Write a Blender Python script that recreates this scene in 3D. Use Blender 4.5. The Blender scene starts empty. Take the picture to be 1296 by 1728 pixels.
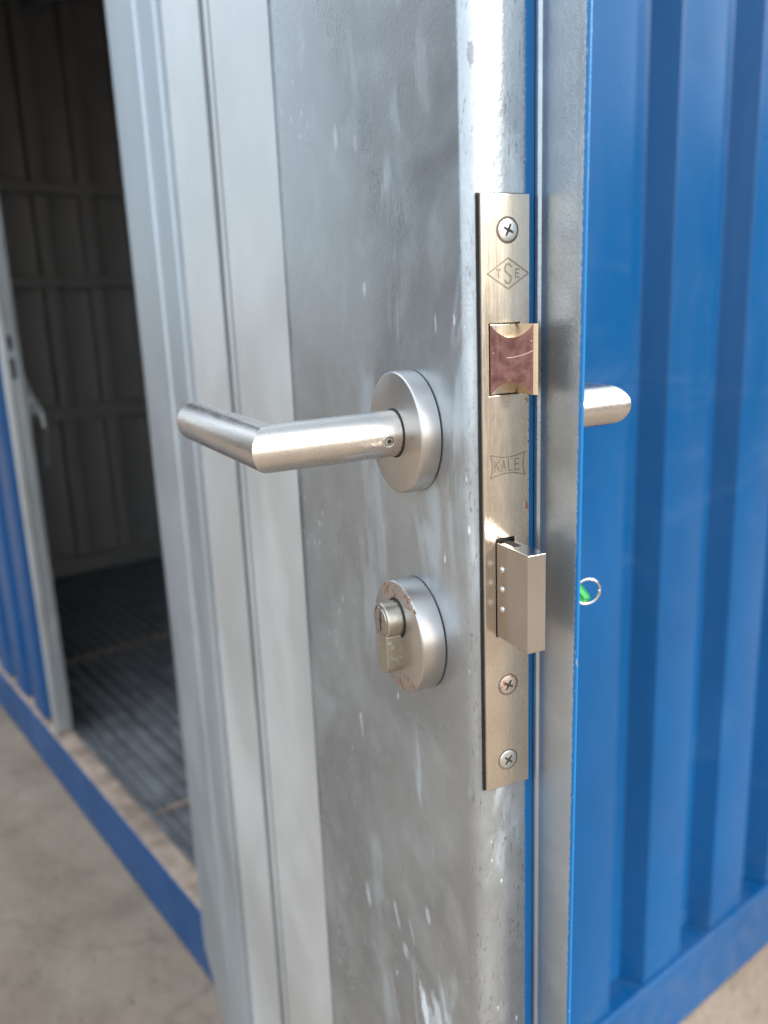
import bpy, bmesh, math, random
from mathutils import Vector, Matrix, Quaternion
random.seed(7)
S = bpy.context.scene
COL = S.collection
R = math.radians

# ------------------------------------------------------------------ camera
cam = bpy.data.cameras.new("camera")
camo = bpy.data.objects.new("camera", cam); COL.objects.link(camo)
right = Vector((0.7901, -0.6118, -0.0390)); up = Vector((0.1763, 0.1658, 0.9703)); fwd = Vector((0.5871, 0.7735, -0.2388))
m = Matrix((right, up, -fwd)).transposed().to_4x4(); m.translation = Vector((-0.5043, -0.6462, 1.187))
camo.matrix_world = m
cam.sensor_width = 36.0; cam.lens = 1428.27 / 1728 * 36.0
cam.clip_start = 0.01; cam.clip_end = 1000
cam.dof.use_dof = True; cam.dof.focus_distance = 0.335; cam.dof.aperture_fstop = 8.5
S.camera = camo

# ------------------------------------------------------------------ sky, sun, exposure
SUN_AZ, SUN_EL = -74.0, 25.0          # degrees, azimuth counted from +X
w = bpy.data.worlds.new("World"); S.world = w; w.use_nodes = True
wt = w.node_tree; wt.nodes.clear()
sky = wt.nodes.new("ShaderNodeTexSky"); sky.sky_type = 'NISHITA'; sky.sun_disc = False
sky.sun_elevation = R(SUN_EL); sky.sun_rotation = R(90 - SUN_AZ)
sky.air_density = 1.0; sky.dust_density = 3.0; sky.ozone_density = 1.0
tc = wt.nodes.new("ShaderNodeTexCoord")
mp = wt.nodes.new("ShaderNodeMapping"); mp.inputs['Scale'].default_value = (1.6, 1.6, 3.4)
nz = wt.nodes.new("ShaderNodeTexNoise"); nz.inputs['Scale'].default_value = 1.3; nz.inputs['Detail'].default_value = 6
rp = wt.nodes.new("ShaderNodeValToRGB"); rp.color_ramp.elements[0].position = 0.38; rp.color_ramp.elements[1].position = 0.62
rp.color_ramp.elements[0].color = (0.5, 0.5, 0.5, 1); rp.color_ramp.elements[1].color = (0.95, 0.95, 0.95, 1)
mx = wt.nodes.new("ShaderNodeMix"); mx.data_type = 'RGBA'
mx.inputs[7].default_value = (8.0, 8.9, 9.7, 1)
bg = wt.nodes.new("ShaderNodeBackground"); bg.inputs['Strength'].default_value = 0.125
wo = wt.nodes.new("ShaderNodeOutputWorld")
L = wt.links.new
L(tc.outputs['Generated'], mp.inputs[0]); L(mp.outputs[0], nz.inputs['Vector']); L(nz.outputs['Fac'], rp.inputs[0])
L(rp.outputs[0], mx.inputs[0]); L(sky.outputs[0], mx.inputs[6]); L(mx.outputs[2], bg.inputs[0]); L(bg.outputs[0], wo.inputs[0])

sl = bpy.data.lights.new("sun", 'SUN'); sl.energy = 2.5; sl.angle = R(9); sl.color = (1.0, 0.92, 0.80)
so = bpy.data.objects.new("sun", sl); COL.objects.link(so)
sv = Vector((math.cos(R(SUN_EL)) * math.cos(R(SUN_AZ)), math.cos(R(SUN_EL)) * math.sin(R(SUN_AZ)), math.sin(R(SUN_EL))))
so.rotation_euler = sv.to_track_quat('Z', 'Y').to_euler(); so.location = sv * 20

S.view_settings.view_transform = 'Standard'; S.view_settings.look = 'None'
S.view_settings.exposure = 1.1; S.view_settings.gamma = 1.0; S.view_settings.use_curve_mapping = False

# ------------------------------------------------------------------ material helpers
class MT:
    def __init__(s, name):
        s.m = bpy.data.materials.new(name); s.m.use_nodes = True
        s.t = s.m.node_tree; s.n = s.t.nodes; s.b = s.n['Principled BSDF']
        s.co = s.n.new('ShaderNodeTexCoord').outputs['Object']
        s.sep = None
    def link(s, a, b): s.t.links.new(a, b)
    def set(s, sock, v):
        if isinstance(v, (int, float)): sock.default_value = v
        elif isinstance(v, tuple): sock.default_value = v if len(v) == 4 or sock.type == 'VECTOR' else (*v, 1)
        else: s.link(v, sock)
    def axis(s, k):
        if s.sep is None:
            s.sep = s.n.new('ShaderNodeSeparateXYZ'); s.link(s.co, s.sep.inputs[0])
        return s.sep.outputs[k]
    def map(s, scale=(1, 1, 1), loc=(0, 0, 0), rot=(0, 0, 0), src=None):
        n = s.n.new('ShaderNodeMapping'); s.link(src or s.co, n.inputs[0])
        n.inputs['Scale'].default_value = scale; n.inputs['Location'].default_value = loc; n.inputs['Rotation'].default_value = rot
        return n.outputs[0]
    def noise(s, vec, scale, detail=4, rough=.55, dist=0.0):
        n = s.n.new('ShaderNodeTexNoise'); s.link(vec, n.inputs['Vector'])
        n.inputs['Scale'].default_value = scale; n.inputs['Detail'].default_value = detail
        n.inputs['Roughness'].default_value = rough; n.inputs['Distortion'].default_value = dist
        return n.outputs['Fac']
    def voro(s, vec, scale, feature='F1', out='Distance', rnd=1.0):
        n = s.n.new('ShaderNodeTexVoronoi'); s.link(vec, n.inputs['Vector']); n.feature = feature
        n.inputs['Scale'].default_value = scale; n.inputs['Randomness'].default_value = rnd
        return n.outputs[out]
    def math(s, op, a, b=0.0, c=0.0, clamp=False):
        n = s.n.new('ShaderNodeMath'); n.operation = op; n.use_clamp = clamp
        s.set(n.inputs[0], a); s.set(n.inputs[1], b); s.set(n.inputs[2], c)
        return n.outputs[0]
    def rng(s, v, a, b, c=0.0, d=1.0):
        n = s.n.new('ShaderNodeMapRange'); n.clamp = True; n.interpolation_type = 'SMOOTHSTEP'
        s.set(n.inputs[0], v)
        for i, x in enumerate((a, b, c, d)): s.set(n.inputs[i + 1], x)
        return n.outputs[0]
    def mix(s, f, a, b):
        n = s.n.new('ShaderNodeMix'); n.data_type = 'RGBA'
        s.set(n.inputs[0], f); s.set(n.inputs[6], a); s.set(n.inputs[7], b)
        return n.outputs[2]
    def bump(s, h, strength, dist, prev=None):
        n = s.n.new('ShaderNodeBump'); n.inputs['Strength'].default_value = strength; n.inputs['Distance'].default_value = dist
        s.link(h, n.inputs['Height'])
        if prev is not None: s.link(prev, n.inputs['Normal'])
        return n.outputs[0]
    def out(s, color=None, metal=None, rough=None, normal=None, **kw):
        b = s.b
        if color is not None: s.set(b.inputs['Base Color'], color)
        if metal is not None: s.set(b.inputs['Metallic'], metal)
        if rough is not None: s.set(b.inputs['Roughness'], rough)
        if normal is not None: s.link(normal, b.inputs['Normal'])
        for k, v in kw.items(): s.set(b.inputs[k.replace('_', ' ')], v)
        return s.m

BLUE = (0.0006, 0.060, 0.190)
BLUE_OV = (0.002, 0.125, 0.34)

def mat_galv(name, overspray=False, stains=False, edge=False, base=(0.53, 0.565, 0.59), r0=0.30, r1=0.46, grain=1.0):
    t = MT(name)
    big = t.noise(t.map((1, .45, 0.5)), 22 if stains or edge or overspray else 9, 5, .6, .6)
    mid = t.noise(t.map((1, .5, 0.6), (3, 1, 2)), 95 if stains or edge or overspray else 40, 4, .6)
    fine = t.noise(t.co, 1500, 3, .7)
    grainv = t.noise(t.map((1, 1, 0.8)), 620, 3, .6)
    col = t.mix(t.rng(big, .35, .68), tuple(c * (.80 if overspray else .9) for c in base), base)
    col = t.mix(t.math('MULTIPLY', t.rng(mid, .45, .75), .45 if overspray else .2), col, tuple(c * 1.18 for c in base))
    col = t.mix(t.rng(fine, .55, .78, 0, .35 * grain), col, (0.16, 0.165, 0.17))
    rough = t.rng(big, .3, .7, r0, r1)
    metal = t.math('ADD', .82, 0)
    if stains:
        # pale zinc-oxide clouds, fine spatter and hard water streaks
        oxn = t.noise(t.map((1, 1, 0.33), (0, 0.13, .05), (R(8), 0, 0)), 34, 6, .58, .5)
        ey = t.axis(1)
        near = t.rng(ey, -.17, -.05)
        ox = t.math('MULTIPLY', t.rng(oxn, .52, .66), t.math('MULTIPLY', near, .55))
        col = t.mix(ox, col, (0.52, 0.60, 0.66)); metal = t.math('SUBTRACT', metal, t.math('MULTIPLY', ox, .55))
        rough = t.math('ADD', rough, t.math('MULTIPLY', ox, .16))
        # dark soot blotches
        dk = t.rng(t.noise(t.map((1, 1, .6), (7, 2, 1)), 60, 6, .7, .5), .58, .75, 0, .25)
        col = t.mix(t.math('MULTIPLY', dk, near), col, (0.13, 0.14, 0.15))
        for sc, th, lo in ((95, .08, .60), (210, .15, .45), (420, .18, .72)):
            v = t.map((1, 1, .32), (.3 * sc, .01, .02), (R(-6), 0, 0))
            d = t.voro(v, sc); cr = t.voro(v, sc, out='Color')
            sr = t.n.new('ShaderNodeSeparateColor'); t.link(cr, sr.inputs[0])
            gate = t.rng(sr.outputs[0], lo, lo + .02)
            zone = t.rng(t.noise(t.map((1, 1, 1), (sc, 0, 0)), 14, 3), .47, .6)
            d2 = t.math('ADD', d, t.math('MULTIPLY', t.math('SUBTRACT', t.noise(t.co, 900, 2), .5), .16))
            sp = t.math('MULTIPLY', t.math('MULTIPLY', t.rng(d2, th * .55, th, 1, 0), gate), t.math('MULTIPLY', zone, .8))
            col = t.mix(sp, col, (0.74, 0.76, 0.76)); metal = t.math('MULTIPLY', metal, t.math('SUBTRACT', 1, sp))
        # individual splashes (y, z, half width, half height, tilt)
        dn = t.math('SUBTRACT', t.noise(t.map((1, 1, .5)), 160, 4, .7), .5)
        for (y, z, a, b, k, s_) in ((-.057, -.275, .0042, .021, .32, .95), (-.042, -.268, .006, .017, .30, .75), (-.036, -.25, .0025, .02, .35, .6), (-.049, -.281, .011, .020, .3, .6), (-.030, -.262, .007, .013, .25, .45),
                                (-.078, -.255, .0042, .006, .2, .9), (-.129, -.256, .0035, .011, .25, .8), (-.088, -.240, .0025, .010, .35, .85),
                                (-.050, -.213, .003, .007, .3, .85), (-.1265, -.144, .003, .010, .1, .75), (-.070, -.236, .0018, .009, .38, .5),
                                (-.099, .151, .0022, .006, 0, .7), (-.1225, .157, .0026, .0075, 0, .75), (-.1135, .158, .0018, .005, 0, .6), (-.034, .165, .005, .022, .06, .22), (-.047, .118, .006, .016, .1, .2), (-.026, .100, .008, .020, .1, .16),
                                (-.0275, .073, .0008, .0065, 0, .75), (-.096, .088, .0020, .005, 0, .75), (-.02, -.20, .011, .03, .2, .15), (-.05, -.19, .014, .025, .2, .12)):
            dy = t.math('SUBTRACT', t.axis(1), y); dz = t.math('SUBTRACT', t.axis(2), z); b *= .72
            dy = t.math('ADD', dy, t.math('MULTIPLY', dz, k))
            q = t.math('ADD', t.math('POWER', t.math('DIVIDE', dy, a), 2.0), t.math('POWER', t.math('DIVIDE', dz, b), 2.0))
            q = t.math('ADD', q, t.math('MULTIPLY', dn, 4.5))
            sp = t.rng(q, .1, 1.3, s_ * (.8 if z < -.26 else .5), 0)
            col = t.mix(sp, col, (0.70, 0.74, 0.77)); metal = t.math('MULTIPLY', metal, t.math('SUBTRACT', 1, sp)); rough = t.math('ADD', rough, t.math('MULTIPLY', sp, .2))
    if edge:
        # mill marks: short horizontal dark dashes on the edge
        h = t.noise(t.map((900, 900, 240)), 1.0, 3, .6)
        hh = t.math('MULTIPLY', t.rng(h, .57, .66), t.rng(t.noise(t.co, 60, 3), .4, .6, .15, .8))
        col = t.mix(t.math('MULTIPLY', hh, t.rng(t.axis(1), -.010, -.0055, .12, .85)), col, (0.2, 0.21, 0.22))
        pe = t.math('ADD', t.math('POWER', t.math('DIVIDE', t.math('SUBTRACT', t.axis(0), .0105), .0022), 2.0), t.math('POWER', t.math('DIVIDE', t.math('SUBTRACT', t.axis(2), .163), .0042), 2.0))
        pe = t.math('ADD', pe, t.math('MULTIPLY', t.math('SUBTRACT', t.noise(t.co, 700, 3), .5), 2.4))
        col = t.mix(t.math('MULTIPLY', t.rng(pe, .7, 1.1, 1, 0), t.rng(t.axis(1), -.006, -.004)), col, (0.26, 0.27, 0.29))
    nrm = t.bump(grainv, .20 * grain, .0006)
    nrm = t.bump(fine, .12 * grain, .0003, nrm)
    if overspray:
        jit = t.math('MULTIPLY', t.math('SUBTRACT', t.noise(t.co, 800, 3, .7), .5), .0022)
        ny = t.math('ADD', t.axis(0), jit); eyj = t.math('ADD', t.axis(1), jit)
        if overspray == 'stile':
            ov = t.rng(ny, -.0108, -.0086, 1, 0)
        else:
            ov = t.math('MAXIMUM', t.rng(t.math('SUBTRACT', eyj, t.math('MULTIPLY', t.axis(2), .0074)), .0236, .0246), t.rng(ny, -.0166, -.0160, 1, 0))
            wr = t.noise(t.map((500, 260, 420)), 1.0, 4, .65, .8)
            wm = t.math('MULTIPLY', t.math('MULTIPLY', t.rng(t.axis(1), .0125, .0145), t.rng(t.axis(1), .0205, .0225, 1, 0)), t.rng(t.axis(2), .03, .14))
            nrm = t.bump(t.math('MULTIPLY', t.rng(wr, .45, .55), wm), .2, .0004, nrm)
            ch = t.noise(t.map((900, 900, 120)), 1.0, 3, .7)
            ov = t.math('MULTIPLY', ov, t.math('SUBTRACT', 1, t.math('MULTIPLY', t.rng(ch, .66, .70), t.rng(ny, -.0168, -.0160))))
        col = t.mix(ov, col, BLUE_OV); metal = t.math('MULTIPLY', metal, t.math('SUBTRACT', 1, ov)); rough = t.mix(ov, rough, (.34, .34, .34))
    return t.out(col, metal, rough, nrm)

def mat_steel(name, base=(0.60, 0.565, 0.53), rough=.26, brush=(40, 40, 900), rust=None, ani=.22, patina=False):
    t = MT(name)
    br = t.noise(t.map(brush), 1.0, 3, .6)
    big = t.noise(t.co, 70, 4, .6)
    col = t.mix(t.rng(big, .35, .7), tuple(c * .94 for c in base), base)
    rg = t.math('ADD', t.rng(br, .25, .75, rough - .03, rough + .03), t.math('MULTIPLY', big, .06))
    nrm = t.bump(br, ani, .00012)
    metal = 1.0
    if rust:
        rn = t.noise(t.co, 300, 6, .75)
        mask = rust(t)
        f = t.math('MULTIPLY', t.rng(t.math('ADD', rn, t.math('MULTIPLY', mask, .30)), .79, .87), t.rng(mask, .02, .3))
        col = t.mix(f, col, (0.20, 0.085, 0.035)); metal = t.math('SUBTRACT', 1.0, f); rg = t.math('ADD', rg, t.math('MULTIPLY', f, .4))
    if patina:
        f = t.rng(t.noise(t.co, 330, 5, .7), .56, .70, 0, .6)
        col = t.mix(f, col, (0.30, 0.42, 0.33)); metal = t.math('SUBTRACT', 1.0, f); rg = t.math('ADD', rg, t.math('MULTIPLY', f, .3))
    return t.out(col, metal, rg, nrm)

def mat_latch():
    t = MT('copper_latch')
    a = t.noise(t.co, 260, 5, .65); b = t.noise(t.map((700, 700, 60)), 1.0, 3, .6)
    col = t.mix(t.rng(a, .35, .68), (0.15, 0.068, 0.062), (0.27, 0.135, 0.12))
    col = t.mix(t.rng(b, .55, .8, 0, .4), col, (0.36, 0.22, 0.19))
    # one long curved scratch and a few nicks
    d = t.math('SUBTRACT', t.math('SUBTRACT', t.axis(2), .0602), t.math('MULTIPLY', t.math('POWER', t.math('SUBTRACT', .0035, t.axis(0)), 2.0), 42.0))
    sc = t.math('MULTIPLY', t.rng(t.math('ABSOLUTE', d), .00008, .00022, 1, 0), t.rng(t.axis(0), .0030, .0024))
    sc = t.math('MULTIPLY', sc, t.rng(t.axis(0), .0036, .0034, 0, 1))
    v = t.voro(t.map((1, 1, .6)), 420); nick = t.math('MULTIPLY', t.rng(v, .10, .2, 1, 0), t.rng(t.noise(t.co, 210, 2), .60, .66))
    w_ = t.math('MAXIMUM', sc, t.math('MULTIPLY', nick, .8))
    col = t.mix(w_, col, (0.62, 0.48, 0.42))
    return t.out(col, .85, t.rng(a, .3, .7, .30, .46), t.bump(w_, .4, .0002, t.bump(b, .12, .0002)))

def mat_blue(name, specks=True, dirt=.25):
    t = MT(name)
    big = t.noise(t.map((1, 1, .5)), 3.0, 5, .6)
    col = t.mix(t.rng(big, .35, .7), tuple(c * .86 for c in BLUE), tuple(c * 1.08 for c in BLUE))
    dust = t.noise(t.map((1, 1, .35)), 9, 6, .65, .4)
    col = t.mix(t.rng(dust, .5, .75, 0, dirt * .10), col, (0.22, 0.22, 0.22))
    rough = t.rng(dust, .3, .7, .26, .40)
    run = t.noise(t.map((14, 14, .7)), 1.0, 4, .6, .2)
    col = t.mix(t.rng(run, .55, .8, 0, .07), col, (0.10, 0.16, 0.24))
    rub = t.noise(t.map((3, 3, 9), (1, 2, 0), (0, R(35), R(12))), 1.0, 6, .7, .8)
    col = t.mix(t.rng(rub, .56, .72, 0, .05), col, (0.16, 0.24, 0.34)); rough = t.math('ADD', rough, t.rng(rub, .5, .7, 0, .14))
    splash = t.math('MULTIPLY', t.rng(t.axis(2), .05, .42, 1, 0), t.noise(t.co, 26, 5, .7))
    col = t.mix(t.rng(splash, .30, .75, 0, .18), col, (0.17, 0.15, 0.125)); rough = t.math('ADD', rough, t.rng(splash, .3, .7, 0, .2))
    if specks:
        v = t.map((1, 1, .8)); d = t.voro(v, 16); c = t.voro(v, 16, out='Color')
        sr = t.n.new('ShaderNodeSeparateColor'); t.link(c, sr.inputs[0])
        sp = t.math('MULTIPLY', t.rng(d, .035, .06, 1, 0), t.rng(sr.outputs[1], .70, .72))
        col = t.mix(t.math('MULTIPLY', sp, .85), col, (0.62, 0.64, 0.66))
    nrm = t.bump(t.noise(t.co, 240, 3, .6), .06, .0008)
    nrm = t.bump(t.noise(t.map((1, 1, .5)), 5, 4, .55), .4, .006, nrm)
    return t.out(col, 0.0, rough, nrm, Coat_Weight=.05, Coat_Roughness=.15, Specular_IOR_Level=.24)

def mat_concrete():
    t = MT('concrete')
    a = t.noise(t.co, 2.6, 6, .65, .5); b = t.noise(t.co, 11, 6, .7); f = t.noise(t.co, 160, 4, .7)
    col = t.mix(t.rng(a, .32, .68), (0.225, 0.168, 0.123), (0.335, 0.262, 0.197))
    col = t.mix(t.rng(b, .50, .74, 0, .6), col, (0.30, 0.245, 0.19))
    col = t.mix(t.rng(b, .28, .44, .5, 0), col, (0.14, 0.115, 0.09))
    col = t.mix(t.rng(f, .55, .8, 0, .5), col, (0.13, 0.115, 0.10))
    g1 = t.voro(t.co, 42); gc = t.voro(t.co, 42, out='Color'); sr = t.n.new('ShaderNodeSeparateColor'); t.link(gc, sr.inputs[0])
    grit = t.math('MULTIPLY', t.rng(g1, .10, .2, 1, 0), t.rng(sr.outputs[0], .66, .7))
    col = t.mix(t.math('MULTIPLY', grit, .6), col, t.mix(sr.outputs[1], (0.10, 0.085, 0.07), (0.46, 0.41, 0.35)))
    wv = t.n.new('ShaderNodeTexVoronoi'); wv.feature = 'DISTANCE_TO_EDGE'; wv.inputs['Scale'].default_value = .8
    dv = t.n.new('ShaderNodeVectorMath'); dv.operation = 'ADD'; nn = t.n.new('ShaderNodeTexNoise'); t.link(t.co, nn.inputs['Vector']); nn.inputs['Scale'].default_value = 3.5; nn.inputs['Detail'].default_value = 5
    sc_ = t.n.new('ShaderNodeVectorMath'); sc_.operation = 'SCALE'; sc_.inputs['Scale'].default_value = .35; t.link(nn.outputs['Color'], sc_.inputs[0])
    t.link(t.co, dv.inputs[0]); t.link(sc_.outputs[0], dv.inputs[1]); t.link(dv.outputs[0], wv.inputs['Vector'])
    crack = t.rng(wv.outputs['Distance'], .002, .008, 1, 0)
    col = t.mix(t.math('MULTIPLY', crack, .18), col, (0.07, 0.058, 0.045))
    n = t.bump(f, .5, .003); n = t.bump(b, .4, .02, n); n = t.bump(grit, .6, .006, n)
    return t.out(col, 0.0, .85, n)

def mat_plain(name, col, rough=.5, metal=0.0, var=.25, scale=30, bump=.1):
    t = MT(name)
    n = t.noise(t.co, scale, 5, .6)
    c = t.mix(t.rng(n, .3, .7), tuple(x * (1 - var) for x in col), tuple(min(1, x * (1 + var)) for x in col))
    return t.out(c, metal, t.rng(n, .3, .7, rough - .06, rough + .06), t.bump(t.noise(t.co, scale * 12, 3), bump, .001))

M = {}
M['stile'] = mat_galv('galvanised_stile', overspray='stile', stains=True, edge=True, r0=.24, r1=.38, base=(0.47, 0.515, 0.555))
M['flange'] = mat_galv('galvanised_flange', overspray='flange', base=(0.45, 0.50, 0.55), r0=.24, r1=.36)
M['panel'] = mat_galv('galvanised_panel', base=(0.77, 0.82, 0.85), r0=.38, r1=.50, grain=.25)
M['hinge'] = mat_galv('galvanised_hinge_stile', base=(0.48, 0.545, 0.60), r0=.36, r1=.46, grain=.25)
M['galv'] = mat_galv('galvanised_plain', r0=.35, r1=.5, grain=.5)
M['blue'] = mat_blue('blue_paint')
M['blue_skin'] = mat_blue('blue_paint_door', specks=False)
M['steel'] = mat_steel('brushed_steel_lever', base=(0.64, 0.605, 0.57), brush=(900, 60, 900), ani=.015)
M['rose'] = mat_steel('brushed_steel_rose', base=(0.57, 0.545, 0.525), rough=.30, brush=(900, 900, 900), ani=.008)
M['escut'] = mat_steel('brushed_steel_escutcheon', base=(0.55, 0.525, 0.51), rough=.30, brush=(900, 900, 900), ani=.008,
        rust=lambda t: t.math('MULTIPLY', t.rng(t.axis(0), .0245, .0255), t.rng(t.math('ABSOLUTE', t.math('ADD', t.axis(2), .0626)), .010, .018)))
M['plate'] = mat_steel('nickel_plate', base=(0.68, 0.61, 0.52), rough=.25, brush=(900, 60, 60), ani=.012,
        rust=lambda t: t.math('MULTIPLY', t.rng(t.math('ADD', t.axis(0), t.math('MULTIPLY', t.math('SUBTRACT', t.noise(t.co, 130, 3), .5), .006)), -.0062, -.0098),
                              t.rng(t.math('ABSOLUTE', t.math('SUBTRACT', t.axis(2), .032)), .075, .045)))
M['bolt'] = mat_steel('nickel_bolt', base=(0.52, 0.49, 0.465), rough=.18, brush=(900, 900, 60), ani=.02)
M['latch'] = mat_latch()
M['latch_end'] = mat_steel('brass_latch_end', base=(0.56, 0.44, 0.31), rough=.34, brush=(60, 60, 700))
M['brass'] = mat_steel('worn_brass_cylinder', base=(0.50, 0.475, 0.415), rough=.30, brush=(500, 60, 60), patina=True)
M['screw'] = mat_steel('zinc_screw', base=(0.68, 0.69, 0.69), rough=.30, brush=(300, 300, 300))
M['screw_rust'] = mat_steel('rusty_screw', base=(0.55, 0.50, 0.48), rough=.4, brush=(300, 300, 300), rust=lambda t: t.math('ADD', 1.0, 0))
M['dark'] = mat_plain('dark_gap', (0.012, 0.012, 0.012), .7)
M['engraved'] = mat_plain('engraved_line', (0.09, 0.072, 0.052), .9, bump=0.0)
M['engraved_soft'] = mat_plain('engraved_soft_line', (0.24, 0.20, 0.15), .7, bump=0.0)
M['concrete'] = mat_concrete()
M['inner'] = mat_galv('inner_galvanised', base=(0.50, 0.49, 0.48), r0=.5, r1=.62, grain=.3)
M['dark_paint'] = mat_plain('dark_grey_paint', (0.035, 0.037, 0.04), .5, 0, .25, 3)
M['dark_render'] = mat_plain('dark_render', (0.075, 0.072, 0.068), .8, 0, .3, 3)
M['groove_shade'] = mat_plain('groove_shade_grey', (0.13, 0.14, 0.155), .5, 0, .15, 20)  # grey that stands in for shade in the panel grooves
M['floor'] = mat_plain('floor_board', (0.17, 0.178, 0.19), .42, .0, .3, 14)
M['sill'] = mat_plain('worn_sill', (0.40, 0.30, 0.235), .5, .25, .3, 18)
M['green'] = mat_plain('green_plastic', (0.012, 0.20, 0.05), .35, 0, .1)
M['ring'] = mat_steel('split_ring', base=(0.78, 0.76, 0.78), rough=.22, brush=(100, 100, 100))

# ------------------------------------------------------------------ mesh helpers
def link(name, bm, mat, parent=None, loc=(0, 0, 0), rot=None, angle=35, smooth=True, bevel=0.0, seg=2):
    me = bpy.data.meshes.new(name)
    bmesh.ops.recalc_face_normals(bm, faces=bm.faces)
    bm.to_mesh(me); bm.free()
    for mm in (mat if isinstance(mat, (list, tuple)) else [mat]): me.materials.append(mm)
    if smooth:
        for p in me.polygons: p.use_smooth = True
        me.set_sharp_from_angle(angle=R(angle))
    o = bpy.data.objects.new(name, me); COL.objects.link(o)
    if parent: o.parent = parent
    o.location = loc
    if rot: o.rotation_euler = rot
    if bevel:
        b = o.modifiers.new('bevel', 'BEVEL'); b.width = bevel; b.segments = seg; b.limit_method = 'ANGLE'; b.angle_limit = R(40); b.harden_normals = True
    return o

def empty(name, label, cat, loc, rz=0.0, group=None):
    o = bpy.data.objects.new(name, None); COL.objects.link(o); o.location = loc; o.rotation_euler = (0, 0, rz)
    o.empty_display_size = .1
    o['label'] = label; o['category'] = cat
    if group: o['group'] = group
    return o

def prism(bm, poly, a, b, axis='z'):
    """closed polygon swept along an axis; poly holds the other two coordinates in xyz order"""
    def P(u, v, k): return {'z': (u, v, k), 'x': (k, u, v), 'y': (u, k, v)}[axis]
    lo = [bm.verts.new(P(u, v, a)) for u, v in poly]; hi = [bm.verts.new(P(u, v, b)) for u, v in poly]
    n = len(poly)
    for i in range(n): bm.faces.new((lo[i], lo[(i + 1) % n], hi[(i + 1) % n], hi[i]))
    bm.faces.new(lo[::-1]); bm.faces.new(hi)

def box(bm, x0, x1, y0, y1, z0, z1): prism(bm, [(x0, y0), (x1, y0), (x1, y1), (x0, y1)], z0, z1)

def lathe(bm, prof, c, axis='x', n=72, cap0=False, cap1=True):
    """prof = [(along, radius)], revolved about an axis through c"""
    rings = []
    for a, r in prof:
        ring = []
        for i in range(n):
            t = 2 * math.pi * i / n; u, v = r * math.cos(t), r * math.sin(t)
            p = {'x': (a, u, v), 'y': (u, a, v), 'z': (u, v, a)}[axis]
            ring.append(bm.verts.new((p[0] + c[0], p[1] + c[1], p[2] + c[2])))
        rings.append(ring)
    for A, B in zip(rings, rings[1:]):
        for i in range(n): bm.faces.new((A[i], A[(i + 1) % n], B[(i + 1) % n], B[i]))
    if cap0: bm.faces.new(rings[0][::-1])
    if cap1: bm.faces.new(rings[-1])

def tube(bm, pts, r, n=40, closed=False, end_round=0.0):
    """round bar along a polyline with true mitred corners"""
    pts = [Vector(p) for p in pts]; N = len(pts)
    ref = Vector((0, 0, 1)); rings = []
    def ring(c, d, pl, rr):
        u = d.cross(ref)
        if u.length < 1e-4: u = d.cross(Vector((1, 0, 0)))
        u.normalize(); v = d.cross(u).normalized(); out = []
        for i in range(n):
            t = 2 * math.pi * i / n; p = c + (u * math.cos(t) + v * math.sin(t)) * rr
            k = (c - p).dot(pl) / d.dot(pl); out.append(bm.verts.new(p + d * k))
        return out
    for i in range(N):
        if closed:
            d0 = (pts[i] - pts[i - 1]).normalized(); d1 = (pts[(i + 1) % N] - pts[i]).normalized()
        else:
            d0 = (pts[i] - pts[i - 1]).normalized() if i else None
            d1 = (pts[i + 1] - pts[i]).normalized() if i < N - 1 else None
            d0 = d0 or d1; d1 = d1 or d0
        if not closed and i == N - 1 and end_round > 0:
            e = end_round
            for k in range(5):
                a = k / 5 * math.pi / 2
                rings.append(ring(pts[i] - d0 * e * (1 - math.sin(a)), d0, d0, r - e * (1 - math.cos(a))))
            rings.append(ring(pts[i], d0, d0, r - e)); continue
        rings.append(ring(pts[i], d0, (d0 + d1).normalized(), r))
    m_ = len(rings)
    for k in range(m_ if closed else m_ - 1):
        A, B = rings[k], rings[(k + 1) % m_]
        for i in range(n): bm.faces.new((A[i], A[(i + 1) % n], B[(i + 1) % n], B[i]))
    if not closed: bm.faces.new(rings[0][::-1]); bm.faces.new(rings[-1])

def arc(cx, cy, r, a0, a1, n=6):
    return [(cx + r * math.cos(R(a0 + (a1 - a0) * i / n)), cy + r * math.sin(R(a0 + (a1 - a0) * i / n))) for i in range(n + 1)]

def corrug(length, start, pitch=.182, flat=.096, slope=.015, bottom=.052, depth=.034, edge=.0025):
    """list of (s, d): trapezoid corrugation, d = depth behind the outer flat; start = s where a flat begins"""
    pts = []; s = start
    while s > 0: s -= pitch
    while s < length:
        for ds, d in ((0, 0), (flat, 0), (flat + slope, depth), (flat + slope + bottom, depth)):
            pts.append((s + ds, d))
        s += pitch
    out = []
    def lerp(p, q, x): return (x, p[1] + (q[1] - p[1]) * (x - p[0]) / (q[0] - p[0]))
    for p, q in zip(pts, pts[1:]):
        if q[0] <= 0 or p[0] >= length: continue
        if not out: out.append(lerp(p, q, max(0, p[0])))
        out.append(q if q[0] <= length else lerp(p, q, length))
    if out[-1][0] < length: out.append((length, out[-1][1]))
    # soften the bends with short chamfer facets
    res = [out[0]]
    for a, b, c in zip(out, out[1:], out[2:]):
        va = Vector(a) - Vector(b); vc = Vector(c) - Vector(b)
        k = min(edge, va.length * .3, vc.length * .3)
        p0 = Vector(b) + va.normalized() * k; p2 = Vector(b) + vc.normalized() * k
        for tt in (0, .5, 1):
            q = p0 * (1 - tt) ** 2 + Vector(b) * 2 * tt * (1 - tt) + p2 * tt ** 2; res.append((q.x, q.y))
    res.append(out[-1]); return res

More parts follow.
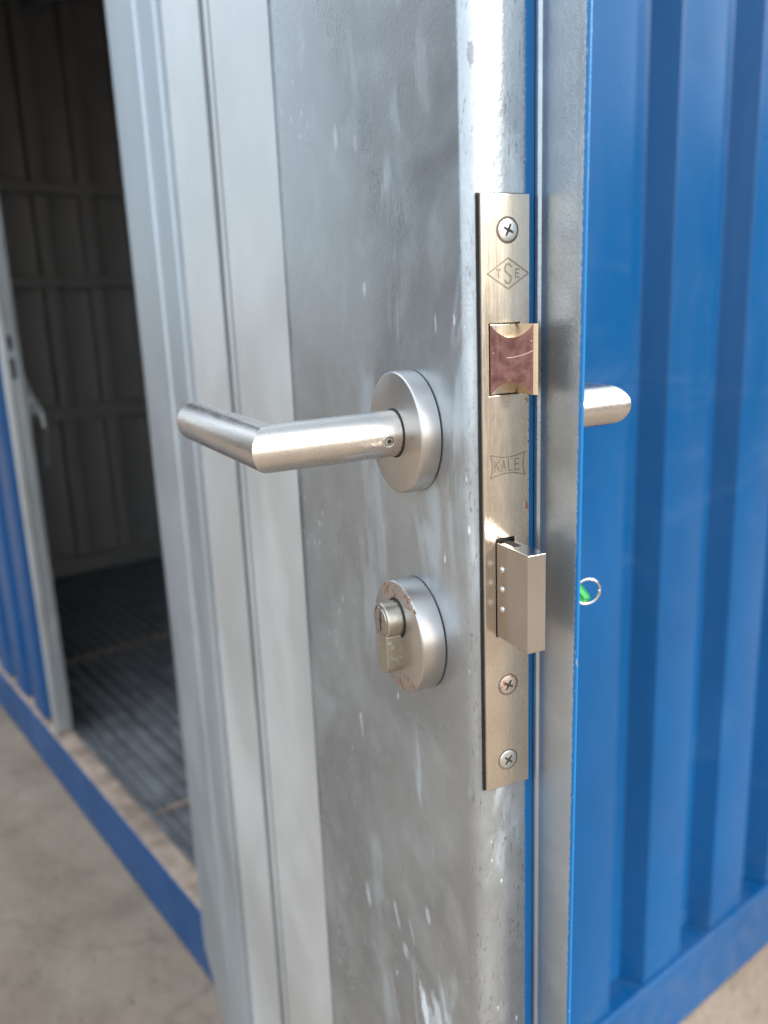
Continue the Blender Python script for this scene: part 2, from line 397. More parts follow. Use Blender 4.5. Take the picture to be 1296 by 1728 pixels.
def sheet(bm, prof, z0, z1, f):
    """vertical sheet along a plan profile; f maps (s, d) to (x, y)"""
    lo = [bm.verts.new((*f(s, d), z0)) for s, d in prof]; hi = [bm.verts.new((*f(s, d), z1)) for s, d in prof]
    for i in range(len(prof) - 1): bm.faces.new((lo[i], lo[i + 1], hi[i + 1], hi[i]))

# ------------------------------------------------------------------ ground
bm = bmesh.new()
g = 150
vs = [bm.verts.new(p) for p in ((-g, -g, 0), (g, -g, 0), (g, g, 0), (-g, g, 0))]; bm.faces.new(vs)
o = link('ground', bm, M['concrete'], smooth=False); o['kind'] = 'structure'

# loose grit lying on the concrete near the rails
bm = bmesh.new()
for i in range(320):
    if i % 3: px, py = -abs(random.gauss(0, .16)) - .006, random.uniform(.2, 2.3)
    else: px, py = random.uniform(.2, 1.6), -abs(random.gauss(0, .16)) - .006
    r = random.choice((.0015, .002, .0025, .003, .004)) * random.uniform(.7, 1.2)
    mt = Matrix.Translation((px, py, r * .4)) @ Matrix.Rotation(random.uniform(0, 6.3), 4, Vector((random.random(), random.random(), 1)).normalized()) @ Matrix.Diagonal((r, r * random.uniform(.6, 1), r * random.uniform(.5, .8), 1))
    bmesh.ops.create_icosphere(bm, subdivisions=1, radius=1, matrix=mt)
for v in bm.verts: v.co += Vector((random.uniform(-1, 1), random.uniform(-1, 1), random.uniform(-1, 1))) * .0005
o = link('loose_grit', bm, M['concrete'], smooth=False); o['kind'] = 'stuff'; o['label'] = 'loose grit and small stones scattered on the concrete along the blue rails'; o['category'] = 'grit'

# ------------------------------------------------------------------ storage container: front wall on X = 0, side wall on Y = 0
CX, CY, CZ = 2.40, 2.98, 2.45          # size
RT = .137                               # top of bottom rail
HJ, LJ = .532, 1.450                    # right and left edge of the doorway (Y)
LEAF_END = 2.42
ct = empty('storage_container', 'blue corrugated steel storage container with dark interior standing on the concrete', 'container', (0, 0, 0))
def rail(name, poly_fn, *a):
    bm = bmesh.new(); poly_fn(bm, *a); return link(name, bm, M['blue'], ct, bevel=.004)
rail('bottom_rail', lambda b: box(b, 0, .06, 0, CY, .004, RT))
rail('bottom_rail', lambda b: box(b, .0602, CX, 0, .06, .004, RT - .0005))
rail('bottom_rail', lambda b: box(b, .0602, CX, CY - .06, CY, .004, RT - .0005))
rail('bottom_rail', lambda b: box(b, CX - .06, CX, .0602, CY - .0602, .004, RT - .0005))
bm = bmesh.new(); pr = corrug(CX - .064, .284 - .028 + .182 * 1 - .06 - .004 + .001)
# side wall; flats end (near edge) at X = .466, .648, ...
pr = corrug(CX - .064, .466 - .064)
sheet(bm, pr, RT + .0005, CZ - .08, lambda s, d: (.064 + s, .008 + d)); link('side_wall_panel', bm, M['blue'], ct, angle=50)
bm = bmesh.new(); box(bm, .064, CX, .052, .054, RT, CZ - .08); link('side_wall_lining', bm, M['inner'], ct, smooth=False)
bm = bmesh.new(); box(bm, 0, .0635, 0, .0635, RT + .0005, CZ - .0805); link('corner_post', bm, M['blue'], ct, bevel=.004)
bm = bmesh.new(); pr = corrug(HJ - .064 - .05, .10)
sheet(bm, pr, RT + .0005, CZ - .08, lambda s, d: (.008 + d, .064 + s)); link('front_wall_panel', bm, M['blue'], ct, angle=50)
bm = bmesh.new(); box(bm, .0, .055, HJ - .049, HJ - .002, RT + .0005, CZ - .0805); link('door_jamb', bm, M['galv'], ct, bevel=.003)
bm = bmesh.new(); box(bm, 0, .0635, LEAF_END + .004, LEAF_END + .07, RT + .0005, CZ - .0805); link('door_jamb', bm, M['galv'], ct, bevel=.003)
bm = bmesh.new(); pr = corrug(CY - LEAF_END - .07 - .065, .02)
sheet(bm, pr, RT + .0005, CZ - .08, lambda s, d: (.008 + d, LEAF_END + .071 + s)); link('front_wall_panel', bm, M['blue'], ct, angle=50)
bm = bmesh.new(); box(bm, 0, .0635, CY - .0635, CY, RT + .0005, CZ - .0805); link('corner_post', bm, M['blue'], ct, bevel=.004)
# header above the doorway, top rails, roof and ceiling
bm = bmesh.new(); box(bm, .0, .06, HJ - .001, LEAF_END + .003, 2.14, CZ - .0805); link('door_header', bm, M['blue'], ct, bevel=.004)
bm = bmesh.new(); box(bm, 0, CX, 0, CY, CZ - .08, CZ); link('roof', bm, M['blue'], ct, bevel=.006)
bm = bmesh.new(); box(bm, .061, CX - .03, .056, CY - .056, CZ - .10, CZ - .081); link('ceiling', bm, M['inner'], ct, smooth=False)
bm = bmesh.new(); box(bm, .60, .66, .06, CY - .09, CZ - .17, CZ - .101); link('ceiling_beam', bm, M['galv'], ct, bevel=.003)
# far side wall, back wall (Y = CY end seen through the doorway)
bm = bmesh.new(); pr = corrug(CX - .065, .02, depth=.024)
sheet(bm, pr, RT, CZ - .10, lambda s, d: (.064 + s, CY - .055 - d)); link('end_wall_panel', bm, M['inner'], ct, angle=50)
bm = bmesh.new(); box(bm, .064, CX, CY - .012, CY - .004, RT, CZ - .08); link('end_wall_panel', bm, M['blue'], ct, smooth=False)
bm = bmesh.new(); box(bm, CX - .05, CX - .01, .062, CY - .062, RT, CZ - .08); link('back_wall_panel', bm, M['inner'], ct, smooth=False)
for zz, hh in ((1.672, .045), (1.322, .045), (.80, .06)):
    bm = bmesh.new(); box(bm, .07, CX - .06, CY - .105, CY - .081, zz - hh / 2, zz + hh / 2); link('wall_batten', bm, M['inner'], ct, bevel=.004)
bm = bmesh.new(); box(bm, .07, CX - .06, CY - .115, CY - .0815, RT - .01, RT + .06); link('skirting_rail', bm, M['inner'], ct, bevel=.004)
# sill plate and grooved floor boards
bm = bmesh.new(); prism(bm, [(.004, RT + .0005), (.047, RT + .0005), (.047, RT + .006), (.045, RT + .008), (.006, RT + .004)], HJ, LEAF_END, 'y')
link('door_sill', bm, M['sill'], ct)
def board(x0, wd, y0, y1):
    bm = bmesh.new(); z0, z1 = RT - .045, RT - .012; pl = [(x0, z0)]
    n = 4; st = wd / n
    for k in range(n):
        a = x0 + k * st
        pl += [(a + .002, z1 - .012), (a + .007, z1), (a + st - .007, z1), (a + st - .002, z1 - .012)]
    pl.append((x0 + wd, z0)); prism(bm, pl, y0, y1, 'y'); return link('floor_board', bm, M['floor'], ct, smooth=False)
x = .064
while x < CX - .2:
    for y0, y1 in ((.064, .972), (.986, 1.96), (1.974, CY - .116)): board(x, .150, y0, y1)
    x += .154
bm = bmesh.new(); box(bm, .0605, CX - .055, .9725, .9855, RT - .045, RT - .010); link('floor_strip', bm, M['sill'], ct)
bm = bmesh.new(); box(bm, .0605, CX - .055, 1.9605, 1.9735, RT - .045, RT - .010); link('floor_strip', bm, M['sill'], ct)
bm = bmesh.new(); box(bm, .0475, .0602, HJ, LEAF_END, RT + .0005, RT + .004); link('threshold_strip', bm, M['floor'], ct)
bm = bmesh.new(); box(bm, .0612, .0632, HJ, LEAF_END, RT - .045, RT - .004); link('floor_edge_angle', bm, M['galv'], ct)

# ------------------------------------------------------------------ unseen dark shed, added to darken reflections in the door metal
nb = empty('sky_blocker_shed', 'unseen dark grey shed added beyond the blue container to darken reflections in the door', 'shed', (-1.35, 8.0, 0))
SW, SL, SH = 7.0, 6.0, 5.0
for nm, ln, f in (('end_panel', SW - .14, lambda s, d: (-SW + .07 + s, .01 + d)), ('side_panel', SL - .14, lambda s, d: (-SW + .01 + d, .07 + s)), ('side_panel', SL - .14, lambda s, d: (-.01 - d, .07 + s))):
    bm = bmesh.new(); sheet(bm, corrug(ln, .07), .12, SH, f); link(nm, bm, M['dark_paint'], nb, angle=50)
bm = bmesh.new(); box(bm, -SW - .1, .1, -.1, SL, SH, SH + .12); link('roof', bm, M['dark_paint'], nb, bevel=.01)
bm = bmesh.new(); box(bm, -SW, 0, 0, SL, .004, .12); link('plinth', bm, M['dark_paint'], nb, bevel=.01)
for a in (-SW, -.07):
    bm = bmesh.new(); box(bm, a, a + .07, 0, .07, .1205, SH - .0005); link('corner_post', bm, M['dark_paint'], nb, bevel=.005)

wl = empty('sky_blocker_wall', 'unseen long dark wall added on the right to block bright sky from reflections', 'wall', (7.5, -5.8, 0), R(50))  # unseen wall, added to keep bright sky out of the blue paint's reflection
bm = bmesh.new(); box(bm, -9, 9, -.12, .12, .0, 2.9); link('wall_body', bm, M['dark_render'], wl, bevel=.01)
bm = bmesh.new(); box(bm, -9.05, 9.05, -.18, .18, 2.9005, 2.98); link('coping', bm, M['dark_render'], wl, bevel=.01)

# ------------------------------------------------------------------ closed left leaf
lf = empty('closed_door_leaf', 'closed blue corrugated door leaf with slotted galvanised edge left of the dark doorway', 'door', (0, LJ, RT))
ZB, ZT = .012, 2.0
bm = bmesh.new(); pr = corrug(LEAF_END - LJ - .03, 1.561 - LJ - .024 - .002)
sheet(bm, pr, ZB, ZT, lambda s, d: (.010 + d * .9, .022 + s)); link('outer_skin', bm, M['blue'], lf, angle=50)
bm = bmesh.new(); box(bm, .044, .047, .022, LEAF_END - LJ - .004, ZB, ZT); link('inner_panel', bm, M['inner'], lf, smooth=False)
# edge profile with two real slots
def slotted_edge():
    bm = bmesh.new()
    zs = [ZB, 1.050 - RT, 1.098 - RT, 1.124 - RT - .008, 1.150 - RT, ZT]
    pl = [(.006, .021), (.006, .004), (.008, .001), (.0195, 0), (.021, .003), (.0225, .003), (.032, .003), (.034, 0), (.047, 0), (.050, .003), (.050, .021)]
    slot = 5
    for k in range(5):
        lo = [bm.verts.new((*p, zs[k])) for p in pl]; hi = [bm.verts.new((*p, zs[k + 1])) for p in pl]
        for i in range(len(pl) - 1):
            if k in (1, 3) and i == slot: continue
            bm.faces.new((lo[i], lo[i + 1], hi[i + 1], hi[i]))
    bmesh.ops.remove_doubles(bm, verts=bm.verts, dist=1e-6)
    return bm
link('edge_profile', slotted_edge(), M['galv'], lf, angle=25)
for a, b in ((1.050, 1.098), (1.116, 1.150)):
    bm = bmesh.new(); box(bm, .0215, .033, .012, .0195, a - RT - .004, b - RT + .004); link('strike_slot', bm, M['dark'], lf, smooth=False)
# inside lever of the closed leaf
lv = bmesh.new(); prism(lv, [(.050, .93), (.058, .925), (.070, .875), (.088, .835), (.091, .820), (.082, .815), (.066, .830), (.050, .80)], .030, .036, 'y')
lever = link('bolt_lever', lv, M['galv'], lf, bevel=.001)
bm = bmesh.new(); tube(bm, [(.086, .034, .825), (.089, .034, .79), (.086, .034, .698)], .0065, 20, end_round=.004); link('grip', bm, M['galv'], lever)
bm = bmesh.new(); lathe(bm, [(.0, .0055), (-.004, .0055), (-.005, .004)], (.064, .030, .858), 'y', 24); link('pivot_rivet', bm, M['screw'], lever)

# ------------------------------------------------------------------ the open door.  local axes: x = inner face normal, y = outwards through the latch edge, z up
DZ0, DZ1 = -.955, .98                     # bottom and top of door relative to lock centre
LZ = 1.1058
door = empty('open_door', 'open galvanised steel door leaf with lever handle and mortice lock swung back beside the doorway', 'door', (-.2742, -.4218, LZ + DZ0), R(166.72))
DL = (0, 0, -DZ0)
def dpart(name, bm, mat, parent=None, **k):
    if parent is None: return link(name, bm, mat, door, DL, **k)
    return link(name, bm, mat, parent, (0, 0, 0), **k)

FY = .01465
# lock stile (x, y) closed profile
prof = [(-.0140, -.0028)]
prof += [(.0060, -.0028)]
prof += [(FY - .0055 + .0055 * math.sin(R(a)), -.0083 + .0055 * math.cos(R(a))) for a in (0, 15, 30, 45, 60, 75, 90)]
prof += [(FY + .0002, -.05), (FY + .0002, -.10)] + [(FY + .0002 - .0022 * k * k, -.10 - .118 * k) for k in (.15, .3, .45, .6, .7, .8, .9, 1.0)] + [(FY - .0036, -.2208), (FY - .0056, -.222), (-.006, -.222), (-.0140, -.222)]
bm = bmesh.new(); prism(bm, prof, DZ0, DZ1); stile = dpart('lock_stile', bm, M['stile'], angle=40)
# edge flange (rebate lip) with hem
fp = [(-.0142, -.0028), (-.0135, -.0006), (-.0137, .0002), (-.0146, .0010), (-.0141, .006), (-.0140, .014), (-.0143, .021), (-.0146, .0237)]
fp += [(-.0156 + .0009 * math.sin(R(a)), .0242 + .0012 * math.cos(R(a))) for a in (60, 30, 0, -30, -60, -90)]
fp += [(-.0166, .0225), (-.0166, .0010), (-.0200, .0005), (-.0200, -.0028)]
bm = bmesh.new(); prism(bm, fp, DZ0, DZ1)
for v in bm.verts:
    if v.co.y > 0: v.co.y *= 1 + (.0078 * v.co.z + .0001) / .0254
dpart('edge_flange', bm, M['flange'], angle=40)
# inner panel: flat sheet with a pressed groove, lower than the lock stile
ip = [(-.0005, -.2225), (-.0005, -.392), (-.0022, -.3922), (-.0022, -.426), (-.0005, -.4262), (-.0005, -.556), (-.0060, -.5562), (-.0060, -.5748)]
bm = bmesh.new(); prism(bm, ip + [(-.0190, -.5748), (-.0190, -.2225)], DZ0, DZ1); dpart('inner_panel', bm, M['panel'], angle=30)
for y0, y1, n1 in ((-.3985, -.3925, -.0009), (-.4255, -.4175, -.0009), (-.5655, -.5565, -.0025)):  # dark strips laid in the slots to paint the groove shade
    bm = bmesh.new(); box(bm, -.0062 if n1 < -.002 else -.0024, n1, y0, y1, DZ0, DZ1); dpart('groove_shade_strip', bm, M['groove_shade'], bevel=.0004)
# hinge stile
hp = [(-.0160, -.575), (.0005, -.577), (.0022, -.580), (.0020, -.584), (-.0080, -.7185), (-.0050, -.7195), (-.0046, -.722), (-.0155, -.962), (-.0168, -.975), (-.0190, -.975), (-.0190, -.575)]
bm = bmesh.new(); prism(bm, hp, DZ0, DZ1); dpart('hinge_stile', bm, M['hinge'], angle=30)
# outer blue skin, shallow corrugation
pr = corrug(.973, .06, depth=.006, slope=.02, bottom=.04, flat=.10)
bm = bmesh.new(); sheet(bm, pr, DZ0, DZ1, lambda s, d: (-.0203 + d * .95 - .004, -s)); dpart('outer_skin', bm, M['blue_skin'], angle=50)
bm = bmesh.new(); box(bm, -.0195, -.0170, -.974, -.0030, DZ0 - .002, DZ0 - .0002); dpart('bottom_cap', bm, M['galv'])
for zz in (-.70, 0, .75):
    bm = bmesh.new(); lathe(bm, [(-.06, .0), (-.06, .008), (.06, .008), (.06, .0)], (-.036, -.962, zz), 'z', 24, cap1=False); dpart('hinge', bm, M['galv'])

# ---- faceplate with real openings for latch and bolt
HB = .01025; PH = .1175; PT = .0028
LATCH = (-.0062, .0073, .0464, .0726)       # x0,x1,z0,z1 opening
BOLT = (-.0036, .00515, -.0496, -.0092)
def faceplate():
    bm = bmesh.new()
    xs = sorted({-HB, LATCH[0], BOLT[0], BOLT[1], LATCH[1], HB}); zs = sorted({-PH, BOLT[2], BOLT[3], LATCH[2], LATCH[3], PH})
    def hole(i, k):
        cx, cz = (xs[i] + xs[i + 1]) / 2, (zs[k] + zs[k + 1]) / 2
        return any(h[0] < cx < h[1] and h[2] < cz < h[3] for h in (LATCH, BOLT))
    V = {}
    def v(i, k, y):
        key = (i, k, y)
        if key not in V: V[key] = bm.verts.new((xs[i], y, zs[k]))
        return V[key]
    nx, nz = len(xs) - 1, len(zs) - 1
    solid = lambda i, k: 0 <= i < nx and 0 <= k < nz and not hole(i, k)
    for i in range(nx):
        for k in range(nz):
            if not solid(i, k): continue
            bm.faces.new((v(i, k, 0), v(i, k + 1, 0), v(i + 1, k + 1, 0), v(i + 1, k, 0)))
            for di, dk, a, b in ((-1, 0, (i, k), (i, k + 1)), (1, 0, (i + 1, k), (i + 1, k + 1)), (0, -1, (i, k), (i + 1, k)), (0, 1, (i, k + 1), (i + 1, k + 1))):
                if not solid(i + di, k + dk): bm.faces.new((v(*a, 0), v(*b, 0), v(*b, -PT + .0001), v(*a, -PT + .0001)))
    return bm
plate = dpart('faceplate', faceplate(), M['plate'], bevel=.00035)
for h in (LATCH, BOLT):
    bm = bmesh.new(); box(bm, h[0] + .0001, h[1] - .0001, -PT + .0002, -.0022, h[2] + .0001, h[3] - .0001); dpart('opening', bm, M['dark'], plate, smooth=False)
bm = bmesh.new(); box(bm, -HB + .001, HB + .0006, -PT - .0002 + .0004, -PT + .0009, -PH - .0004, PH + .0004); dpart('plate_gap_shade', bm, M['dark'], plate, smooth=False)  # dark strip painting the shade in the gap behind the plate

# ---- screws (countersunk, cross recess)
def screw(x, z, mat, rot, lab=None):
    r = .0040; bm = bmesh.new()
    lathe(bm, [(-.0012, r), (.00015, r), (.00045, r * .93), (.00062, r * .7), (.00066, .0003)], (x, 0, z), 'y', 40)
    s = dpart('screw', bm, mat, plate)
    bm = bmesh.new()
    for k in range(2):
        a = rot + k * math.pi / 2; c, sn = math.cos(a), math.sin(a)
        L_, W_ = .0023, .00048
        pl = [(-L_, -W_ * .6), (-L_ * .45, -W_), (L_ * .45, -W_), (L_, -W_ * .6), (L_, W_ * .6), (L_ * .45, W_), (-L_ * .45, W_), (-L_, W_ * .6)]
        prism(bm, [(x + c * u - sn * v, z + sn * u + c * v) for u, v in pl], .0003, .00072 + k * .00002, 'y')
    dk = link('cross_recess', bm, M['dark'], plate, smooth=False)
    bm = bmesh.new(); lathe(bm, [(.00001, r + .0007), (.00008, r + .0006), (.00008, r)], (x, 0, z), 'y', 40, cap1=False)
    link('countersink_ring', bm, M['engraved'], plate)
    if lab: s['label'] = lab
screw(-.0007, .1051, M['screw'], R(25))
screw(-.0001, -.0714, M['screw_rust'], R(30), 'rust stained cross head screw')
screw(.0001, -.1052, M['screw'], R(40))

# ---- engraved marks: fine strokes standing 0.1 mm proud
def stroke(bm, a, b, wd=.00022, hh=.00009):
    a, b = Vector(a), Vector(b); d = (b - a)
    if d.length < 1e-7: return
    d.normalize(); nrm = Vector((-d.y, d.x)) * wd
    a = a - d * wd * .5; b = b + d * wd * .5
    p = [a + nrm, b + nrm, b - nrm, a - nrm]
    lo = [bm.verts.new((q.x, .00002, q.y)) for q in p]
    t0 = bm.verts.new((a.x, hh, a.y)); t1 = bm.verts.new((b.x, hh, b.y))
    bm.faces.new((lo[0], lo[1], t1, t0)); bm.faces.new((lo[2], lo[3], t0, t1)); bm.faces.new((lo[1], lo[2], t1)); bm.faces.new((lo[3], lo[0], t0))
def polyl(bm, pts, **k):
    for a, b in zip(pts, pts[1:]): stroke(bm, a, b, **k)
def glyph(bm, ch, cx, cz, w_, h_, **k):
    G = {'K': [[(0, 0), (0, 1)], [(1, 1), (0, .45)], [(.3, .6), (1, 0)]], 'A': [[(0, 0), (.5, 1), (1, 0)], [(.2, .38), (.8, .38)]],
         'L': [[(0, 1), (0, 0), (1, 0)]], 'E': [[(1, 1), (0, 1), (0, 0), (1, 0)], [(0, .52), (.8, .52)]],
         'T': [[(0, 1), (1, 1)], [(.5, 1), (.5, 0)]],
         'S': [[(1, .86), (.75, 1), (.3, 1), (0, .82), (.05, .64), (.9, .36), (1, .18), (.7, 0), (.25, 0), (0, .14)]]}[ch]
    for ln in G: polyl(bm, [(cx - (u - .5) * w_, cz + (v - .5) * h_) for u, v in ln], **k)   # +x is to the left when facing the plate
bm = bmesh.new()
dc = (-.0009, .0901); a_, b_ = .0087, .0054
polyl(bm, [(dc[0] + a_, dc[1]), (dc[0], dc[1] + b_), (dc[0] - a_, dc[1]), (dc[0], dc[1] - b_), (dc[0] + a_, dc[1])], wd=.00028, hh=.00022)
glyph(bm, 'T', dc[0] + .0040, dc[1], .0019, .0028, wd=.00025, hh=.0002)
glyph(bm, 'S', dc[0], dc[1], .0026, .0066, wd=.00034, hh=.00025)
glyph(bm, 'E', dc[0] - .0040, dc[1], .0017, .0028, wd=.00025, hh=.0002)
dpart('diamond_mark', bm, M['engraved_soft'], plate, smooth=False)
bm = bmesh.new()
def bow(p, q, sag, n=8):
    p, q = Vector(p), Vector(q); d = q - p; nn = Vector((-d.y, d.x)).normalized()
    return [p + d * (i / n) + nn * sag * 4 * (i / n) * (1 - i / n) for i in range(n + 1)]
kx0, kx1, kz0, kz1 = .0073, -.0082, .0150, .0240
polyl(bm, bow((kx0, kz1), (kx1, kz1), .0014), wd=.00016)
polyl(bm, bow((kx1, kz1), (kx1, kz0), .0008), wd=.00016)
polyl(bm, bow((kx1, kz0), (kx0, kz0), .0014), wd=.00016)
polyl(bm, bow((kx0, kz0), (kx0, kz1), .0008), wd=.00016)
for ch, cx in zip('KALE', (.0043, .0014, -.0018, -.0047)): glyph(bm, ch, cx, .0195, .0020, .0042, wd=.00017)
dpart('maker_name', bm, M['engraved'], plate, smooth=False)

# ---- bevelled latch with hollowed top and bottom
def latch():
    bm = bmesh.new(); z0, z1 = .0468, .0722; n = 12
    A, B = (.0070, .0004), (-.0043, .0112)       # (x, y) ends of the sloping face
    C_ = (-.0060, .0118)
    def zt(t): return z1 - .0048 * max(0, math.sin(math.pi * t)) ** .8
    def zb(t): return z0 + .0048 * max(0, math.sin(math.pi * t)) ** .8
    top, bot, tb, bb = [], [], [], []
    for i in range(n + 1):
        t = i / n; x = A[0] + (B[0] - A[0]) * t; y = A[1] + (B[1] - A[1]) * t
        top.append(bm.verts.new((x, y, zt(t)))); bot.append(bm.verts.new((x, y, zb(t))))
        tb.append(bm.verts.new((x, -.002, zt(t)))); bb.append(bm.verts.new((x, -.002, zb(t))))
    fs = []
    for i in range(n):
        bm.faces.new((bot[i], bot[i + 1], top[i + 1], top[i]))
        bm.faces.new((top[i], top[i + 1], tb[i + 1], tb[i])).material_index = 1
        bm.faces.new((bb[i], bb[i + 1], bot[i + 1], bot[i])).material_index = 1
    c = [bm.verts.new((C_[0], C_[1], z)) for z in (zb(1), zt(1))]; d = [bm.verts.new((C_[0], -.002, z)) for z in (zb(1), zt(1))]
    for f in ((bot[-1], c[0], c[1], top[-1]), (c[0], d[0], d[1], c[1]), (top[-1], c[1], d[1], tb[-1]), (bot[-1], bb[-1], d[0], c[0]), (bot[0], top[0], tb[0], bb[0])):
        bm.faces.new(f).material_index = 1
    return bm
lt = dpart('latch_bolt', latch(), [M['latch'], M['latch_end']], angle=25)
bm = bmesh.new()
stroke_pts = [(.0028, .0603), (.0008, .0610), (-.0018, .0622), (-.0036, .0645)]
# liner seen in the hollows of the latch
bm = bmesh.new(); box(bm, -.0058, .0068, -.0021, -.0006, .0467, .0723); dpart('latch_liner', bm, M['plate'], lt, bevel=.0003)

# ---- dead bolt thrown out
bx0, bx1 = .00087 - .0041, .00087 + .0041; bz0, bz1 = -.0298 - .01935, -.0298 + .01935
bm = bmesh.new(); box(bm, bx0, bx1, -.0021, .0217, bz0, bz1); db = dpart('deadbolt', bm, M['bolt'], bevel=.0004)
for zz in (-.0205, -.0285, -.0368):
    bm = bmesh.new(); lathe(bm, [(-.0001, .0014), (.0004, .0012), (.0007, .0007), (.0008, .0001)], (bx1, .0042, zz), 'x', 20); dpart('pin', bm, M['screw'], db)
bm = bmesh.new(); box(bm, bx0 + .0026, bx1 - .0024, .0005, .0090, bz1 - .0002, bz1 + .00015); dpart('top_slot', bm, M['dark'], db, smooth=False)

# ---- lever handles on both faces
BS, HZ = -.0497, .0283
def rose(name, x0, th, r, z, mat, sgn=1, parent=None):
    bm = bmesh.new(); f = .0013
    P = [(x0 + sgn * .0006, r), (x0 + sgn * (th - f), r)] + [(x0 + sgn * (th - f + f * math.sin(R(a))), r - f * (1 - math.cos(R(a)))) for a in (30, 60, 90)] + [(x0 + sgn * th, .0005)]
    lathe(bm, P, (0, BS, z), 'x', 96)
    o = dpart(name, bm, mat, parent, angle=25)
    bm = bmesh.new(); lathe(bm, [(x0 - sgn * .0003, r - .0009), (x0 + sgn * .0007, r - .0009)], (0, BS, z), 'x', 72, cap1=False); dpart('rose_gap_shade', bm, M['dark'], o)  # dark ring painting the shadow line behind the rose
    return o
rose('rose', FY, .0093, .0257, HZ, M['rose'])
bm = bmesh.new(); tube(bm, [(FY + .0090, BS, HZ), (.0785, BS - .0015, HZ - .0012), (.0842, BS - .113, HZ - .0012)], .0097, 56, end_round=.0045)
lh = dpart('lever_handle', bm, M['steel'], angle=22)
bm = bmesh.new(); lathe(bm, [(FY + .0088, .0104), (FY + .0096, .0104)], (0, BS, HZ), 'x', 56); dpart('neck_gap', bm, M['dark'], lh)
# set screw in the neck: ring with hexagonal socket, on the side that faces the latch edge
sc = Vector((.0308, BS, HZ)); dirv = Vector((0, math.cos(R(-10)), math.sin(R(-10))))
q = Vector((0, 1, 0)).rotation_difference(dirv)
def place(bm_):
    for v in bm_.verts: v.co = sc + dirv * .0099 + q @ v.co
bm = bmesh.new(); lathe(bm, [(-.0006, .0027), (.00012, .0027), (.00022, .0023), (.00012, .0021)], (0, 0, 0), 'y', 32, cap1=False); place(bm); st = dpart('set_screw', bm, M['screw'], lh)
bm = bmesh.new(); lathe(bm, [(-.0001, .0021), (.00004, .0021)], (0, 0, 0), 'y', 32); place(bm); link('screw_seat', bm, M['dark'], lh)
bm = bmesh.new(); lathe(bm, [(-.0001, .0018), (.00008, .0018), (.00012, .0013)], (0, 0, 0), 'y', 32); place(bm); link('screw_head', bm, M['brass'], lh)
bm = bmesh.new(); prism(bm, [(.0010 * math.cos(R(a)), .0010 * math.sin(R(a))) for a in range(0, 360, 60)], -.0001, .0002, 'y'); place(bm); link('hex_socket', bm, M['dark'], lh)
# outside
OX = -.0243
rose('rose', OX, .0093, .0257, HZ, M['rose'], -1)
bm = bmesh.new(); tube(bm, [(OX - .0090, BS, HZ + .002), (-.0850, BS - .001, HZ + .0025), (-.091, BS - .112, HZ + .002)], .0097, 56, end_round=.0045)
dpart('lever_handle', bm, M['steel'], angle=22)

# ---- cylinder escutcheons and profile cylinder
CZc = -.0626
esc = rose('escutcheon', FY, .0113, .02526, CZc, M['escut'])
rose('escutcheon', OX, .0093, .0253, CZc, M['escut'], -1)
PZ = -.0540
def cyl_profile():
    pl = [(BS + .0085 * math.sin(R(a)), PZ + .0085 * math.cos(R(a))) for a in range(-142, 143, 12)]
    w_ = .0050; zb = PZ - .0245
    pl += [(BS + w_, PZ - .0080), (BS + w_, zb + .004)] + [(BS + w_ * math.cos(R(a)), zb + .004 - .0045 * math.sin(R(a))) for a in (30, 60, 90, 120, 150)] + [(BS - w_, zb + .004), (BS - w_, PZ - .0080)]
    return pl
def lower(x0, x1):
    bm = bmesh.new(); w_ = .0051; zb = PZ - .0243
    pl = [(BS - w_, PZ - .0062), (BS - w_, zb + .004)] + [(BS - w_ * math.cos(R(a)), zb + .004 - .0042 * math.sin(R(a))) for a in (30, 60, 90, 120, 150)] + [(BS + w_, zb + .004), (BS + w_, PZ - .0062)]
    prism(bm, pl, x0, x1, 'x'); return bm
cy = dpart('lock_cylinder', lower(FY + .009, .0335), M['brass'], angle=35, bevel=.0004)
bm = bmesh.new(); lathe(bm, [(FY + .009, .0081), (.0329, .0081), (.0335, .0077), (.0336, .0068), (.0330, .0067), (.0330, .0063)], (0, BS, PZ), 'x', 56, cap1=False); link('housing', bm, M['brass'], cy, angle=25)
bm = bmesh.new(); lathe(bm, [(.0325, .0064), (.0336, .0064), (.0339, .0060), (.0339, .0005)], (0, BS, PZ), 'x', 48); link('plug', bm, M['bolt'], cy, angle=25)
bm = bmesh.new()
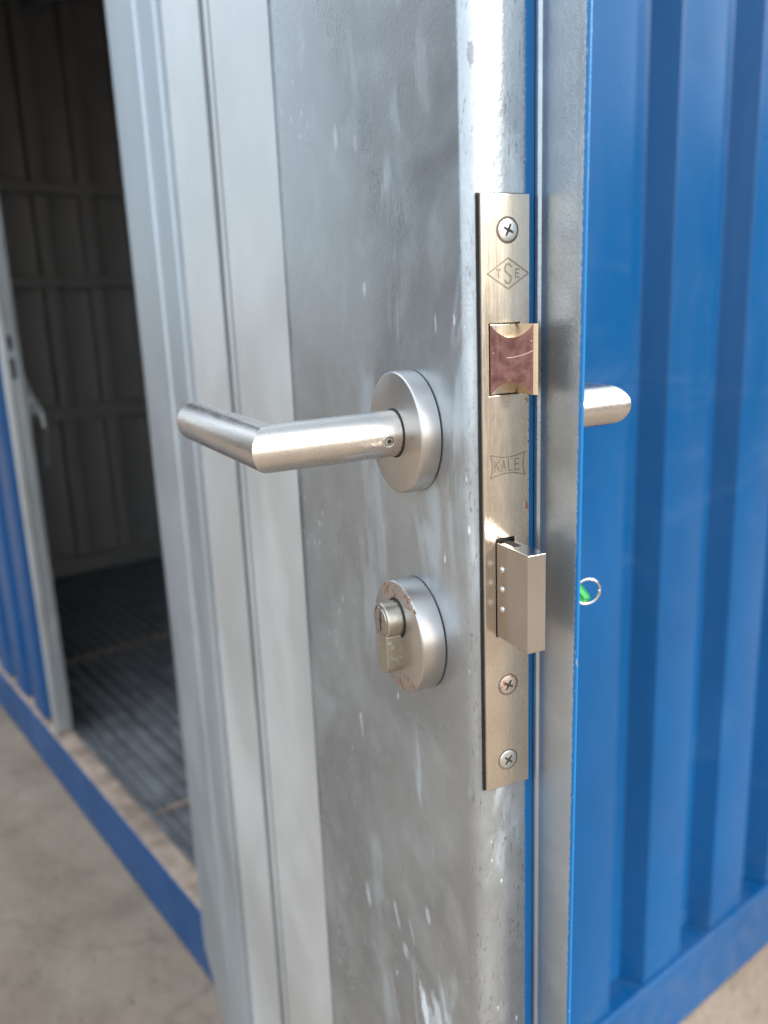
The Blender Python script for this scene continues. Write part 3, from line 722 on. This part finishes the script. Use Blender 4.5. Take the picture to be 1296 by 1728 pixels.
prism(bm, [(BS - .0005, PZ + .0045), (BS + .0007, PZ + .0045), (BS + .0007, PZ + .0012), (BS + .0016, PZ + .0002), (BS + .0004, PZ - .0012), (BS + .0006, PZ - .0046), (BS - .0006, PZ - .0046), (BS - .0006, PZ - .0008), (BS - .0013, PZ + .0006), (BS - .0005, PZ + .0016)], .0330, .03395, 'x')
link('keyhole', bm, M['dark'], cy, smooth=False)
bm = bmesh.new(); lathe(bm, [(FY + .0112, .0094), (FY + .0116, .0092)], (0, BS, PZ), 'x', 48); link('cylinder_gap', bm, M['dark'], cy)
cyo = dpart('lock_cylinder', lower(-.044, OX + .001), M['brass'], angle=35, bevel=.0004)
bm = bmesh.new(); lathe(bm, [(OX, .0086), (-.0435, .0086), (-.044, .008)], (0, BS, PZ), 'x', 48); link('housing', bm, M['brass'], cyo, angle=25)

# ------------------------------------------------------------------ key in the outside cylinder, split ring hanging in it
DM = Matrix.Translation((-.2742, -.4218, LZ)) @ Matrix.Rotation(R(166.72), 4, 'Z')
def dworld(p): return DM @ Vector(p)
key = empty('key', 'green plastic headed key standing in the outside cylinder behind the door edge', 'key', dworld((-.044, BS, PZ)), R(166.72))
bm = bmesh.new(); box(bm, -.016, .006, -.0011, .0011, -.0035, .0035); link('key_shank', bm, M['bolt'], key, bevel=.0003)
kp = [(-.014, .006), (-.0165, .0085), (-.0215, .0080), (-.0345, -.0078), (-.0350, -.0100), (-.0330, -.0115), (-.0165, -.0112), (-.014, -.008)]
bm = bmesh.new(); prism(bm, kp, -.0016, .0016, 'y'); link('key_head', bm, M['green'], key, bevel=.0007)
bm = bmesh.new(); prism(bm, [(-.0185, .0058), (-.0212, .0062), (-.0335, -.0088), (-.0305, -.0092)], .00165, .0023, 'y'); link('head_rim', bm, mat_plain('light_green_plastic', (0.06, 0.36, 0.12), .35, 0, .1), key, bevel=.0003)
rc = dworld((-.0752, BS + .003, -.0590))
bm = bmesh.new()
ring_pts = [(.0066 * math.cos(R(a)), 0, .0066 * math.sin(R(a))) for a in range(0, 360, 10)]
tube(bm, ring_pts, .00075, 12, closed=True)
kr = link('key_ring', bm, M['ring'], None, rc, (R(6), 0, R(-28)))
kr['label'] = 'small silver split ring hung through the green key head beside the blue wall'; kr['category'] = 'key ring'
